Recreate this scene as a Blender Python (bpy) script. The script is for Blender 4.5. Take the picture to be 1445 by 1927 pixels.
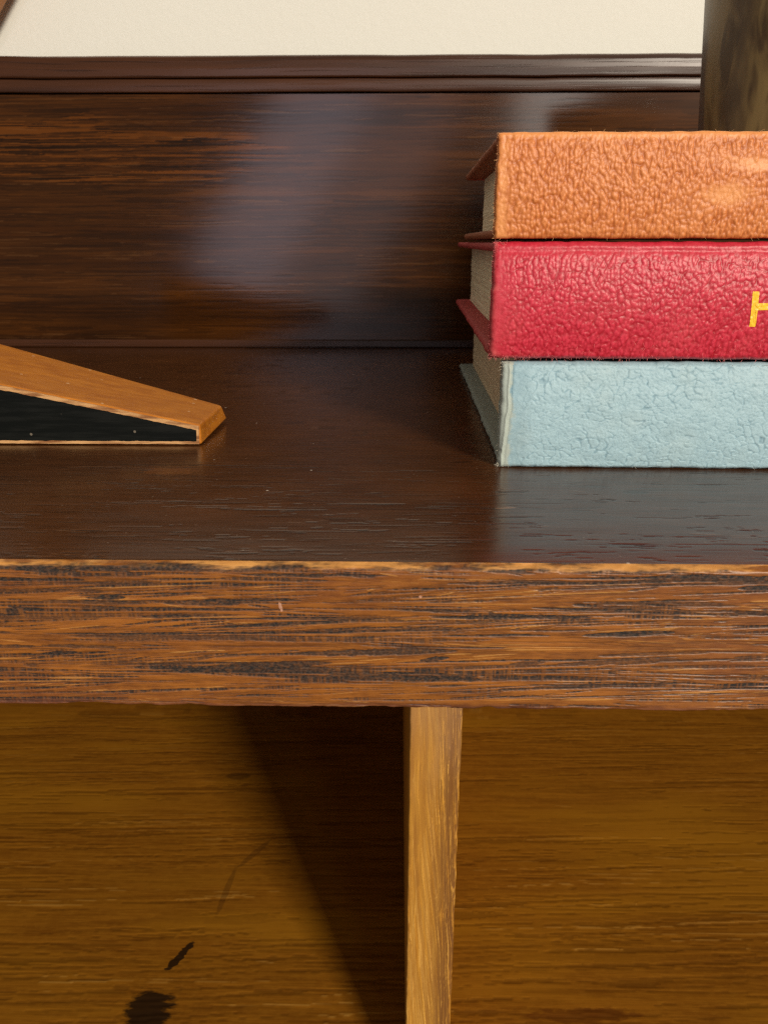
import bpy, math, random
import numpy as np
from mathutils import Vector, Matrix

R = math.radians
rng = np.random.default_rng(7)
random.seed(7)
for o in list(bpy.data.objects):
    bpy.data.objects.remove(o)
sc = bpy.context.scene
COL = sc.collection

# ------------------------------------------------------------------ camera
cd = bpy.data.cameras.new('camera')
cam = bpy.data.objects.new('camera', cd)
COL.objects.link(cam)
cam.location = (0, 0, 0.055)
cam.rotation_euler = (R(90 - 19.344), 0, R(1.1))
cd.sensor_fit = 'VERTICAL'
cd.sensor_height = 36
cd.lens = 36 * 1447 / 1927
cd.clip_start = 0.01
cd.clip_end = 50
cd.dof.use_dof = True
cd.dof.focus_distance = 0.185
cd.dof.aperture_fstop = 42
sc.camera = cam
sc.cycles.use_denoising = False
sc.cycles.use_adaptive_sampling = False
sc.cycles.filter_width = 1.3
sc.cycles.max_bounces = 6

# ------------------------------------------------------------------ light
sc.view_settings.view_transform = 'Standard'
sc.view_settings.look = 'None'
sc.view_settings.exposure = 0
sc.view_settings.gamma = 1
w = bpy.data.worlds.new('World')
sc.world = w
w.use_nodes = True
w.node_tree.nodes['Background'].inputs[0].default_value = (1.0, 0.88, 0.72, 1)
w.node_tree.nodes['Background'].inputs[1].default_value = 0.18


def area(name, loc, target, sx, sy, power, color, roll=0, spread=180):
    l = bpy.data.lights.new(name, 'AREA')
    l.shape = 'RECTANGLE'
    l.size, l.size_y = sx, sy
    l.energy = power
    l.color = color
    l.spread = R(spread)
    o = bpy.data.objects.new(name, l)
    COL.objects.link(o)
    o.location = loc
    d = Vector(target) - Vector(loc)
    q = d.to_track_quat('-Z', 'Y')
    o.rotation_euler = (q @ Matrix.Rotation(roll, 3, 'Z').to_quaternion()).to_euler()
    return o


# lamp high on the right in front of the shelf: the shadows run back and to the left
area('lamp_right', (1.70, -2.95, 1.42), (0.03, 0.25, 0.0), 0.64, 0.60, 170, (1.0, 0.89, 0.74))
# unseen area lights added for the sheens in the varnish (slanting one on the left)
area('sheen_light_left', (-0.375, -1.0, 0.0), (-0.375, 0.43, 0.0), 0.18, 1.00, 0.42, (0.90, 0.83, 1.0), roll=R(-31), spread=120)
area('sheen_light_middle', (-0.165, -1.03, 0.19), (-0.165, 0.43, 0.19), 0.38, 0.62, 0.38, (0.98, 0.87, 0.94), roll=R(-31), spread=120)  # added beside it so the sheen fades out to the right
area('sheen_light_right', (0.33, -1.0, 0.42), (0.33, 0.43, 0.42), 0.15, 0.40, 0.50, (1.0, 0.95, 0.88), spread=120)  # added for the highlight on the top rail
area('sheen_light_low', (0.62, -1.0, -0.70), (0.1, 0.13, -0.02), 0.50, 0.45, 0.3, (0.82, 0.80, 1.0), spread=120)  # added low down for a cool sheen on the right of the shelf front


# ------------------------------------------------------------------ node helper
class NT:
    def __init__(s, name):
        s.m = bpy.data.materials.new(name)
        s.m.use_nodes = True
        s.t = s.m.node_tree
        s.n = s.t.nodes
        s.b = s.n['Principled BSDF']
        s.tc = s.n.new('ShaderNodeTexCoord')
        s.P = s.tc.outputs['Object']

    def lk(s, a, b):
        if isinstance(a, (int, float)):
            b.default_value = a
        elif isinstance(a, (tuple, list)):
            if len(a) == 3 and len(b.default_value) == 4:
                a = (*a, 1)
            b.default_value = a
        else:
            s.t.links.new(a, b)

    def math(s, op, a, b=0.0, c=None, clamp=False):
        n = s.n.new('ShaderNodeMath')
        n.operation = op
        n.use_clamp = clamp
        s.lk(a, n.inputs[0])
        s.lk(b, n.inputs[1])
        if c is not None:
            s.lk(c, n.inputs[2])
        return n.outputs[0]

    def map(s, scale=(1, 1, 1), loc=(0, 0, 0), rot=(0, 0, 0), v=None):
        n = s.n.new('ShaderNodeMapping')
        s.lk(v if v is not None else s.P, n.inputs[0])
        n.inputs['Location'].default_value = loc
        n.inputs['Rotation'].default_value = rot
        n.inputs['Scale'].default_value = scale
        return n.outputs[0]

    def noise(s, scale, loc=(0, 0, 0), detail=3, rough=0.55, dist=0.0, v=None, rot=(0, 0, 0)):
        n = s.n.new('ShaderNodeTexNoise')
        s.lk(s.map(scale, loc, rot, v), n.inputs['Vector'])
        n.inputs['Scale'].default_value = 1
        n.inputs['Detail'].default_value = detail
        n.inputs['Roughness'].default_value = rough
        n.inputs['Distortion'].default_value = dist
        return n.outputs['Fac']

    def vor(s, scale, loc=(0, 0, 0), feature='F1', v=None):
        n = s.n.new('ShaderNodeTexVoronoi')
        n.feature = feature
        s.lk(s.map(scale, loc, (0, 0, 0), v), n.inputs['Vector'])
        n.inputs['Scale'].default_value = 1
        return n.outputs['Distance']

    def ramp(s, f, a, b, lo=0.0, hi=1.0):
        n = s.n.new('ShaderNodeMapRange')
        n.interpolation_type = 'SMOOTHSTEP'
        s.lk(f, n.inputs[0])
        n.inputs[1].default_value = a
        n.inputs[2].default_value = b
        n.inputs[3].default_value = lo
        n.inputs[4].default_value = hi
        return n.outputs[0]

    def mix(s, f, a, b, mode='MIX'):
        n = s.n.new('ShaderNodeMix')
        n.data_type = 'RGBA'
        n.blend_type = mode
        s.lk(f, n.inputs[0])
        s.lk(a, n.inputs[6])
        s.lk(b, n.inputs[7])
        return n.outputs[2]

    def warp(s, amp, scale, off=(0, 0, 0)):
        """object position with the cross-grain coordinate pushed by slow noise"""
        f = s.noise(scale, off, 2)
        d = s.math('MULTIPLY', s.math('SUBTRACT', f, 0.5), 1.0)
        c = s.n.new('ShaderNodeCombineXYZ')
        for i in range(3):
            s.lk(s.math('MULTIPLY', d, amp[i]), c.inputs[i])
        a = s.n.new('ShaderNodeVectorMath')
        a.operation = 'ADD'
        s.lk(s.P, a.inputs[0])
        s.lk(c.outputs[0], a.inputs[1])
        return a.outputs[0]

    def spot(s, cx, cy, rx, ry, ang=0.0, ax=(0, 1), rag=0.5, rs=600):
        sep = s.n.new('ShaderNodeSeparateXYZ')
        s.lk(s.P, sep.inputs[0])
        x = s.math('SUBTRACT', sep.outputs[ax[0]], cx)
        y = s.math('SUBTRACT', sep.outputs[ax[1]], cy)
        ca, sa = math.cos(ang), math.sin(ang)
        u = s.math('DIVIDE', s.math('ADD', s.math('MULTIPLY', x, ca), s.math('MULTIPLY', y, sa)), rx)
        v = s.math('DIVIDE', s.math('SUBTRACT', s.math('MULTIPLY', y, ca), s.math('MULTIPLY', x, sa)), ry)
        d = s.math('SQRT', s.math('ADD', s.math('MULTIPLY', u, u), s.math('MULTIPLY', v, v)))
        nz = s.noise((rs * 0.35, rs, rs), (3, 1, 2), 3)
        d = s.math('ADD', d, s.math('MULTIPLY', s.math('SUBTRACT', nz, 0.5), rag * 2))
        return s.ramp(d, 0.8, 1.15, 1.0, 0.0)

    def bump(s, h, strength, dist, prev=None):
        n = s.n.new('ShaderNodeBump')
        n.inputs['Strength'].default_value = strength
        n.inputs['Distance'].default_value = dist
        s.lk(h, n.inputs['Height'])
        if prev is not None:
            s.lk(prev, n.inputs['Normal'])
        return n.outputs[0]

    def out(s, col, rough, nor=None, spec=0.5, coat=0, coat_r=0.2):
        s.lk(col, s.b.inputs['Base Color'])
        s.lk(rough, s.b.inputs['Roughness'])
        s.b.inputs['Specular IOR Level'].default_value = spec
        s.b.inputs['Coat Weight'].default_value = coat
        s.b.inputs['Coat Roughness'].default_value = coat_r
        if nor is not None:
            s.lk(nor, s.b.inputs['Normal'])
        return s.m


def sc3(axis, along, cross):
    v = [cross] * 3
    v[axis] = along
    return tuple(v)


# ------------------------------------------------------------------ materials
def attr(s, name):
    a = s.n.new('ShaderNodeAttribute')
    a.attribute_name = name
    return a.outputs['Fac']


def mat_front():
    """worn brown oak of the front face; the open pores come with the mesh (attributes)"""
    s = NT('worn_oak_front')
    wv = s.warp((0, 0, 0.0040), (18, 6, 30))
    base = s.noise((60, 60, 900), (1, 2, 3), 4, 0.7, v=wv)
    mott = s.noise((260, 260, 700), (6, 2, 3), 4, 0.7)
    big = s.noise((14, 10, 45), (5, 2, 1), 3)
    c = s.mix(s.ramp(base, 0.3, 0.7), (0.118, 0.036, 0.0044), (0.30, 0.101, 0.0112))
    c = s.mix(s.ramp(big, 0.42, 0.68), c, (0.165, 0.050, 0.0095))
    c = s.mix(s.ramp(mott, 0.35, 0.7, 0.0, 0.45), c, (0.33, 0.118, 0.016))
    dk = attr(s, 'dark')
    pore = attr(s, 'pore')
    lite = attr(s, 'lite')
    fine = s.noise((1500, 900, 2500), (2, 2, 2), 3, 0.7)
    inner = s.mix(s.ramp(fine, 0.42, 0.66), (0.008, 0.006, 0.005), (0.055, 0.034, 0.022))
    c = s.mix(s.math('MULTIPLY', dk, 0.60), c, (0.050, 0.018, 0.0045))
    c = s.mix(s.math('MULTIPLY', lite, 0.6), c, (0.55, 0.27, 0.065))
    c = s.mix(pore, c, inner)
    # worn arris: bare wood along the top edge, dark nicks along the bottom one
    sep = s.n.new('ShaderNodeSeparateXYZ')
    s.lk(s.P, sep.inputs[0])
    z = sep.outputs[2]
    wn = s.math('MULTIPLY', s.math('SUBTRACT', s.noise((90, 50, 300), (2, 7, 7), 4, 0.7), 0.5), 0.0026)
    e = s.ramp(s.math('ADD', z, wn), -0.0011, -0.0005)
    gate = s.ramp(s.noise((60, 30, 500), (4, 0, 3), 4, 0.65), 0.40, 0.58)
    bare = s.mix(s.noise((300, 300, 1500), (0, 3, 1), 3), (0.44, 0.17, 0.035), (0.74, 0.38, 0.10))
    c = s.mix(s.math('MULTIPLY', s.math('MULTIPLY', e, gate), 0.9), c, bare)
    red = s.ramp(s.math('ADD', z, wn), -0.0284, -0.0296)
    c = s.mix(s.math('MULTIPLY', red, 0.6), c, (0.10, 0.030, 0.016))
    sp = s.math('MAXIMUM', s.spot(-0.0215, -0.0085, 0.00030, 0.0010, 0.2, ax=(0, 2), rag=0.5, rs=2500), s.spot(0.0042, -0.0062, 0.0003, 0.0003, ax=(0, 2), rag=0.2))
    c = s.mix(sp, c, (0.42, 0.22, 0.14))
    rough = s.math('ADD', 0.40, s.math('MULTIPLY', pore, 0.3))
    return s.out(c, rough, s.bump(s.math('ADD', base, s.math('MULTIPLY', fine, 0.6)), 0.35, 0.0001), 0.4)


def mat_top():
    """dark stained and varnished shelf top; its pores come with the mesh (attributes)"""
    s = NT('dark_stained_top')
    base = s.noise((60, 900, 60), (2, 2, 3), 4, 0.7)
    big = s.noise((14, 26, 10), (9, 2, 1), 3)
    c = s.mix(s.ramp(base, 0.3, 0.7), (0.042, 0.0145, 0.0040), (0.078, 0.0270, 0.0078))
    c = s.mix(s.ramp(big, 0.5, 0.75), c, (0.092, 0.0315, 0.0085))
    pore = attr(s, 'pore')
    dk = attr(s, 'dark')
    lite = attr(s, 'lite')
    c = s.mix(s.math('MULTIPLY', dk, 0.6), c, (0.016, 0.006, 0.002))
    c = s.mix(s.math('MULTIPLY', lite, 0.45), c, (0.20, 0.105, 0.055))
    c = s.mix(s.math('MULTIPLY', pore, 0.85), c, (0.004, 0.002, 0.0015))
    scuff = s.spot(-0.058, 0.187, 0.007, 0.003, 0.0, rag=0.9, rs=900)
    c = s.mix(s.math('MULTIPLY', scuff, 0.30), c, (0.22, 0.07, 0.015))
    sc2 = s.spot(0.024, 0.160, 0.0022, 0.0006, 0.2, rag=0.7, rs=1500)
    c = s.mix(s.math('MULTIPLY', sc2, 0.7), c, (0.22, 0.12, 0.07))
    sp = s.ramp(s.vor((75, 75, 75), (3.3, 1.7, 3)), 0.030, 0.020)
    c = s.mix(sp, c, (0.45, 0.38, 0.32))
    sp2 = s.ramp(s.vor((240, 240, 240), (1.3, 7.7, 3)), 0.06, 0.04)
    c = s.mix(s.math('MULTIPLY', sp2, 0.5), c, (0.25, 0.18, 0.13))
    sep = s.n.new('ShaderNodeSeparateXYZ')
    s.lk(s.P, sep.inputs[0])
    wn = s.math('MULTIPLY', s.math('SUBTRACT', s.noise((70, 400, 100), (2, 5, 7), 4, 0.7), 0.5), 0.0026)
    e = s.ramp(s.math('ADD', sep.outputs[1], wn), 0.1286, 0.1280)
    c = s.mix(s.math('MULTIPLY', e, 0.8), c, (0.50, 0.20, 0.045))
    rg = s.math('ADD', 0.17, s.math('MULTIPLY', s.noise((60, 300, 60), (1, 1, 1), 3), 0.12))
    rg = s.math('ADD', rg, s.math('MULTIPLY', pore, 0.2))
    nrm = s.bump(base, 0.2, 0.0001)
    return s.out(c, rg, nrm, 0.42)


def mat_back(name='varnished_back_panel', lo=(0.034, 0.0105, 0.0022), hi=(0.070, 0.0225, 0.0038), rough=0.12, seed=0, ridge=0.08, mesh_grain=True):
    s = NT(name)
    wv = s.warp((0, 0, 0.005), (7, 5, 14), (seed, 0, 0))
    base = s.noise((5, 40, 160), (2 + seed, 2, 3), 6, 0.66, v=wv)
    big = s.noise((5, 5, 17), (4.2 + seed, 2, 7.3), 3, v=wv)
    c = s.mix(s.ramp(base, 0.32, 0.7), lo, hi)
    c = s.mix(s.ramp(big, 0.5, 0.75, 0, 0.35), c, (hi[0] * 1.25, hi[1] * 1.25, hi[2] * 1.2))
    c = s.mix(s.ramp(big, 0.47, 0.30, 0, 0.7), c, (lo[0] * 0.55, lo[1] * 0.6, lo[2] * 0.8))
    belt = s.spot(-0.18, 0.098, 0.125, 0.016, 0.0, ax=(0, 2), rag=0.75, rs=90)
    if mesh_grain:
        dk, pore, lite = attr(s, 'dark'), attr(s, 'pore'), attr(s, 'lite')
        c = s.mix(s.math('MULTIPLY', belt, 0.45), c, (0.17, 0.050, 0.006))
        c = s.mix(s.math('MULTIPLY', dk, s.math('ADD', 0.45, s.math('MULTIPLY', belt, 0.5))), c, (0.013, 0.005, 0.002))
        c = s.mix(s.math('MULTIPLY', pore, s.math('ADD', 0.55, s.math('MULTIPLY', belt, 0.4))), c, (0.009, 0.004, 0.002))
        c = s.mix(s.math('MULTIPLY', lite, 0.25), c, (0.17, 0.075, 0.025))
        h = base
    else:
        p2 = s.ramp(s.noise((14, 40, 1300), (3 + seed, 1, 2), 2, 0.6, v=wv), 0.56, 0.70)
        c = s.mix(s.math('MULTIPLY', p2, 0.7), c, (0.010, 0.004, 0.002))
        h = s.math('SUBTRACT', s.math('MULTIPLY', base, 0.3), p2)
    nrm = s.bump(h, ridge, 0.00008)
    rg = s.math('ADD', rough, s.math('MULTIPLY', s.noise((40, 30, 200), (1, 1, 1), 3), 0.03))
    return s.out(c, rg, nrm, 0.36)


def mat_floor():
    s = NT('golden_compartment_board')
    base = s.noise((30, 500, 60), (2, 2, 3), 4, 0.7, rot=(0, 0, R(-2.5)))
    big = s.noise((8, 30, 10), (9, 2, 1), 3)
    mott = s.noise((300, 500, 60), (6, 2, 3), 3, 0.7)
    c = s.mix(s.ramp(base, 0.3, 0.7), (0.180, 0.064, 0.0042), (0.285, 0.110, 0.0076))
    c = s.mix(s.ramp(big, 0.45, 0.7), c, (0.315, 0.132, 0.0075))
    c = s.mix(s.ramp(mott, 0.4, 0.7, 0, 0.3), c, (0.34, 0.145, 0.012))
    pore = attr(s, 'pore')
    dk = attr(s, 'dark')
    lite = attr(s, 'lite')
    c = s.mix(s.math('MULTIPLY', dk, 0.32), c, (0.095, 0.029, 0.0025))
    c = s.mix(s.math('MULTIPLY', lite, 0.45), c, (0.52, 0.28, 0.055))
    c = s.mix(s.math('MULTIPLY', pore, 0.38), c, (0.045, 0.013, 0.002))
    k = s.math('MAXIMUM', s.spot(-0.0697, 0.1560, 0.0062, 0.0078, 0.0, rag=0.75, rs=480),
               s.spot(-0.0655, 0.1745, 0.0060, 0.0013, R(62), rag=0.9, rs=700))
    c = s.mix(s.math('MULTIPLY', k, 0.93), c, (0.014, 0.007, 0.003))
    k2 = s.math('MAXIMUM', s.spot(0.146, 0.2464, 0.0022, 0.0018, rag=0.3),
                s.spot(-0.064, 0.2585, 0.0050, 0.0022, rag=0.5))
    c = s.mix(s.math('MULTIPLY', k2, 0.45), c, (0.03, 0.010, 0.003))
    k3 = s.math('MAXIMUM', s.spot(-0.0565, 0.2, 0.0011, 0.010, R(-6), rag=0.3), s.spot(-0.05, 0.217, 0.0011, 0.009, R(-35), rag=0.4))
    c = s.mix(s.math('MULTIPLY', k3, 0.35), c, (0.04, 0.014, 0.004))
    k4 = s.spot(0.053, 0.158, 0.016, 0.0022, R(2), rag=0.8, rs=500)
    c = s.mix(s.math('MULTIPLY', k4, 0.55), c, (0.085, 0.020, 0.003))
    return s.out(c, 0.42, s.bump(base, 0.4, 0.00015), 0.35)


def mat_divider():
    s = NT('pale_oak_divider')
    base = s.noise((900, 600, 40), (2, 2, 3), 4, 0.65, rot=(0, R(-4), 0))
    big = s.noise((160, 100, 16), (6, 2, 3), 3, 0.6)
    c = s.mix(s.ramp(base, 0.3, 0.7), (0.42, 0.178, 0.015), (0.58, 0.285, 0.034))
    c = s.mix(s.ramp(big, 0.45, 0.7, 0, 0.5), c, (0.36, 0.160, 0.020))
    dk, pore, lite = attr(s, 'dark'), attr(s, 'pore'), attr(s, 'lite')
    c = s.mix(s.math('MULTIPLY', dk, 0.45), c, (0.20, 0.075, 0.012))
    c = s.mix(s.math('MULTIPLY', lite, 0.5), c, (0.66, 0.38, 0.09))
    c = s.mix(s.math('MULTIPLY', pore, 0.8), c, (0.10, 0.034, 0.008))
    sep = s.n.new('ShaderNodeSeparateXYZ')
    s.lk(s.P, sep.inputs[0])
    up = s.ramp(s.math('ADD', sep.outputs[2], s.math('MULTIPLY', s.noise((300, 300, 60), (1, 1, 1), 3), 0.03)), -0.045, -0.015)
    c = s.mix(s.math('MULTIPLY', up, 0.3), c, (0.36, 0.21, 0.11))
    return s.out(c, 0.5, s.bump(base, 0.3, 0.0001), 0.35)


def mat_cloth(name, c_lo, c_hi, c_rub, rough, weave=0.3, sheen=0.0, rub_amt=0.5):
    """book cloth: colour on attribute 'peb' (0 in the creases, 1 on the pebbles)"""
    s = NT(name)
    at = s.n.new('ShaderNodeAttribute')
    at.attribute_name = 'peb'
    ru = s.n.new('ShaderNodeAttribute')
    ru.attribute_name = 'rub'
    n1 = s.noise((900, 900, 900), (1, 1, 1), 4, 0.65)
    n2 = s.noise((60, 60, 60), (5, 1, 1), 3, 0.6)
    f = s.math('ADD', s.math('MULTIPLY', at.outputs['Fac'], 0.75), s.math('MULTIPLY', s.math('SUBTRACT', n1, 0.5), 0.9))
    c = s.mix(s.ramp(f, 0.0, 0.9), c_lo, c_hi)  # shade of the creases is put into the colour, darker where peb is low
    c = s.mix(s.math('MULTIPLY', s.ramp(n2, 0.45, 0.75), 0.16), c, c_rub)
    rb = s.math('ADD', ru.outputs['Fac'], s.math('MULTIPLY', s.math('SUBTRACT', n1, 0.5), 0.8))
    c = s.mix(s.math('MULTIPLY', s.ramp(rb, 0.25, 0.9), rub_amt), c, c_rub)
    fib = s.noise((2200, 2200, 5200), (3, 1, 1), 2, 0.6)
    nrm = s.bump(s.math('ADD', n1, s.math('MULTIPLY', fib, 0.6)), weave, 0.00015)
    m = s.out(c, rough, nrm, 0.4)
    s.b.inputs['Sheen Weight'].default_value = sheen
    s.b.inputs['Sheen Roughness'].default_value = 0.5
    return m


def mat_pages(name, a, b):
    s = NT(name)
    l = s.noise((60, 14, 5200), (1, 1, 1), 2, 0.6)
    st = s.noise((50, 40, 90), (3, 1, 1), 4, 0.6)
    c = s.mix(s.ramp(l, 0.3, 0.7), a, b)
    c = s.mix(s.math('MULTIPLY', s.ramp(st, 0.5, 0.75), 0.22), c, tuple(x * 0.62 for x in a))
    return s.out(c, 0.8, s.bump(s.math('ADD', l, s.math('MULTIPLY', st, 1.5)), 0.25, 0.0002), 0.2)


def mat_wedge_wood():
    s = NT('honey_wood')
    base = s.noise((30, 260, 500), (2, 2, 3), 4, 0.6)
    big = s.noise((40, 60, 60), (2, 6, 3), 3, 0.6)
    c = s.mix(s.ramp(base, 0.3, 0.7), (0.36, 0.110, 0.008), (0.50, 0.175, 0.014))
    c = s.mix(s.math('MULTIPLY', s.ramp(big, 0.45, 0.7), 0.5), c, (0.40, 0.14, 0.018))
    sep = s.n.new('ShaderNodeSeparateXYZ')
    s.lk(s.P, sep.inputs[0])
    sp = s.ramp(s.vor((170, 170, 170), (3, 3.4, 3)), 0.10, 0.07)
    c = s.mix(s.math('MULTIPLY', sp, 0.7), c, (0.75, 0.50, 0.28))
    p = s.ramp(s.noise((70, 1300, 1300), (2, 2, 3), 2, 0.6), 0.6, 0.7)
    c = s.mix(s.math('MULTIPLY', p, 0.18), c, (0.20, 0.06, 0.008))
    return s.out(c, 0.42, s.bump(s.math('SUBTRACT', base, p), 0.3, 0.0001), 0.4)


def mat_worn_edge():
    s = NT('worn_wood_edge')
    base = s.noise((120, 900, 900), (2, 2, 3), 4, 0.6)
    c = s.mix(s.ramp(base, 0.35, 0.65), (0.24, 0.10, 0.035), (0.58, 0.33, 0.14))
    return s.out(c, 0.6, s.bump(base, 0.5, 0.0002), 0.3)


def mat_black():
    s = NT('black_paint')
    base = s.noise((60, 300, 700), (2, 2, 3), 4, 0.6)
    c = s.mix(s.ramp(base, 0.4, 0.7), (0.003, 0.004, 0.0035), (0.008, 0.009, 0.008))
    sp = s.ramp(s.vor((160, 160, 160), (3.6, 1.4, 8.1)), 0.07, 0.05)
    c = s.mix(s.math('MULTIPLY', sp, 0.7), c, (0.20, 0.17, 0.13))
    return s.out(c, 0.6, s.bump(base, 0.4, 0.00012), 0.12)


def mat_vase():
    s = NT('mottled_horn_glaze')
    wv = s.warp((0.03, 0.03, 0.0), (40, 40, 20))
    a = s.noise((48, 48, 12), (2, 2, 3.4), 4, 0.6, v=wv)
    b = s.noise((90, 90, 22), (5, 2, 3), 3, 0.6, v=wv)
    c = s.mix(s.ramp(a, 0.42, 0.62), (0.062, 0.036, 0.014), (0.225, 0.165, 0.062))
    c = s.mix(s.math('MULTIPLY', s.ramp(b, 0.50, 0.60), 0.8), c, (0.030, 0.014, 0.006))
    f = s.noise((900, 900, 500), (5, 2, 3), 3, 0.6)
    c = s.mix(s.math('MULTIPLY', f, 0.25), c, (0.22, 0.15, 0.07))
    return s.out(c, 0.38, s.bump(b, 0.2, 0.0005), 0.5)


def mat_wall():
    s = NT('painted_plaster')
    n = s.noise((260, 260, 260), (1, 1, 1), 4, 0.6)
    n2 = s.noise((700, 700, 700), (1, 3, 1), 3, 0.6)
    big = s.noise((5, 5, 5), (1, 3, 2), 2)
    c = s.mix(big, (0.70, 0.70, 0.64), (0.73, 0.73, 0.67))
    return s.out(c, 0.75, s.bump(s.math('ADD', n, s.math('MULTIPLY', n2, 0.3)), 0.35, 0.0005), 0.3)


def mat_flat(name, col, rough=0.6, var=0.3, scale=800):
    s = NT(name)
    n = s.noise((scale,) * 3, (1, 1, 1), 3)
    c = s.mix(n, tuple(x * (1 - var) for x in col), tuple(min(1, x * (1 + var)) for x in col))
    return s.out(c, rough, s.bump(n, 0.3, 0.0001), 0.4)


M = {
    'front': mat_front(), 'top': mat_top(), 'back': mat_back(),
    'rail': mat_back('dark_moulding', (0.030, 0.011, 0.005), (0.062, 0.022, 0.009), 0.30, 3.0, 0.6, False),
    'floor': mat_floor(), 'divider': mat_divider(), 'wall': mat_wall(),
    'wedge': mat_wedge_wood(), 'edge': mat_worn_edge(), 'black': mat_black(), 'vase': mat_vase(),
    'orange': mat_cloth('orange_book_cloth', (0.40, 0.098, 0.014), (0.68, 0.235, 0.068), (0.78, 0.34, 0.11), 0.44, 0.4, 0.0, 0.6),
    'red': mat_cloth('red_book_cloth', (0.36, 0.006, 0.018), (0.66, 0.040, 0.075), (0.66, 0.15, 0.14), 0.40, 0.35, 0.0, 0.55),
    'blue': mat_cloth('pale_blue_book_cloth', (0.16, 0.29, 0.36), (0.345, 0.515, 0.585), (0.42, 0.47, 0.41), 0.55, 0.4, 0.0, 0.85),
    'orange_in': mat_flat('orange_board_cloth', (0.30, 0.09, 0.035), 0.7),
    'red_in': mat_flat('red_board_cloth', (0.42, 0.05, 0.05), 0.7),
    'blue_in': mat_flat('grey_blue_board_cloth', (0.26, 0.30, 0.27), 0.75),
    'pages': mat_pages('aged_pages', (0.76, 0.67, 0.46), (0.88, 0.80, 0.60)),
    'pages_brown': mat_pages('browned_pages', (0.66, 0.52, 0.34), (0.76, 0.63, 0.44)),
    'gilt': mat_flat('gilt_lettering', (0.86, 0.52, 0.03), 0.4, 0.08, 2500),
    'fib_orange': mat_flat('orange_fibre', (0.80, 0.42, 0.18), 0.7),
    'fib_red': mat_flat('pink_fibre', (0.72, 0.20, 0.20), 0.7),
    'fib_blue': mat_flat('grey_fibre', (0.62, 0.58, 0.47), 0.7),
}


# ------------------------------------------------------------------ mesh helpers
def link(name, me, mat, parent=None, loc=None, rot=None, smooth=False):
    o = bpy.data.objects.new(name, me)
    COL.objects.link(o)
    mats = mat if isinstance(mat, (list, tuple)) else [mat]
    for m in mats:
        me.materials.append(m)
    if smooth:
        me.shade_smooth()
    o.parent = parent
    if loc:
        o.location = loc
    if rot:
        o.rotation_euler = rot
    return o


def mesh(name, v, f):
    me = bpy.data.meshes.new(name)
    me.from_pydata([tuple(map(float, p)) for p in v], [], f)
    me.update()
    return me


def empty(name, loc, label, cat, rz=0, group=None):
    o = bpy.data.objects.new(name, None)
    COL.objects.link(o)
    o.location = loc
    o.rotation_euler = (0, 0, rz)
    o['label'] = label
    o['category'] = cat
    if group:
        o['group'] = group
    return o


def vnoise(x, y, seed=0, octaves=1):
    """smooth value noise on arrays"""
    x = np.asarray(x, float)
    y = np.asarray(y, float)
    tot = 0
    amp = 1.0
    nrm = 0
    for k in range(octaves):
        T = np.random.default_rng(seed + k).random((256, 256))
        xi = np.floor(x).astype(int)
        yi = np.floor(y).astype(int)
        fx = x - xi
        fy = y - yi
        fx = fx * fx * (3 - 2 * fx)
        fy = fy * fy * (3 - 2 * fy)
        a = T[xi % 256, yi % 256]
        b = T[(xi + 1) % 256, yi % 256]
        c = T[xi % 256, (yi + 1) % 256]
        d = T[(xi + 1) % 256, (yi + 1) % 256]
        tot = tot + amp * ((a * (1 - fx) + b * fx) * (1 - fy) + (c * (1 - fx) + d * fx) * fy)
        nrm += amp
        amp *= 0.5
        x = x * 2.03 + 11
        y = y * 2.03 + 7
    return tot / nrm


def worley(x, y, seed=0):
    """F1, F2 distances"""
    r = np.random.default_rng(seed)
    JX = r.random((256, 256))
    JY = r.random((256, 256))
    xi = np.floor(x).astype(int)
    yi = np.floor(y).astype(int)
    f1 = np.full(x.shape, 9.0)
    f2 = np.full(x.shape, 9.0)
    for dx in (-1, 0, 1):
        for dy in (-1, 0, 1):
            cx = xi + dx
            cy = yi + dy
            px = cx + JX[cx % 256, cy % 256]
            py = cy + JY[cx % 256, cy % 256]
            d = np.hypot(px - x, py - y)
            f2 = np.minimum(f2, np.maximum(f1, d))
            f1 = np.minimum(f1, d)
    return f1, f2


def sstep(a, b, x):
    t = np.clip((x - a) / (b - a), 0, 1)
    return t * t * (3 - 2 * t)


def box(x0, x1, y0, y1, z0, z1, bev=0.0):
    """box with chamfered edges along all twelve edges (24 vertices)"""
    if bev <= 0:
        v = [(x, y, z) for x in (x0, x1) for y in (y0, y1) for z in (z0, z1)]
        f = [(0, 1, 3, 2), (4, 6, 7, 5), (0, 4, 5, 1), (2, 3, 7, 6), (0, 2, 6, 4), (1, 5, 7, 3)]
        return v, f
    import bmesh
    bm = bmesh.new()
    v, f = box(x0, x1, y0, y1, z0, z1)
    vs = [bm.verts.new(p) for p in v]
    for q in f:
        bm.faces.new([vs[i] for i in q])
    bmesh.ops.bevel(bm, geom=list(bm.edges), offset=bev, segments=3, profile=0.5, affect='EDGES')
    bm.verts.index_update()
    V = [tuple(p.co) for p in bm.verts]
    Fc = [[p.index for p in q.verts] for q in bm.faces]
    bm.free()
    return V, Fc


def add_box(name, mat, parent, x0, x1, y0, y1, z0, z1, bev=0.0004, **k):
    v, f = box(x0, x1, y0, y1, z0, z1, bev)
    return link(name, mesh(name, v, f), mat, parent, **k)


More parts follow.
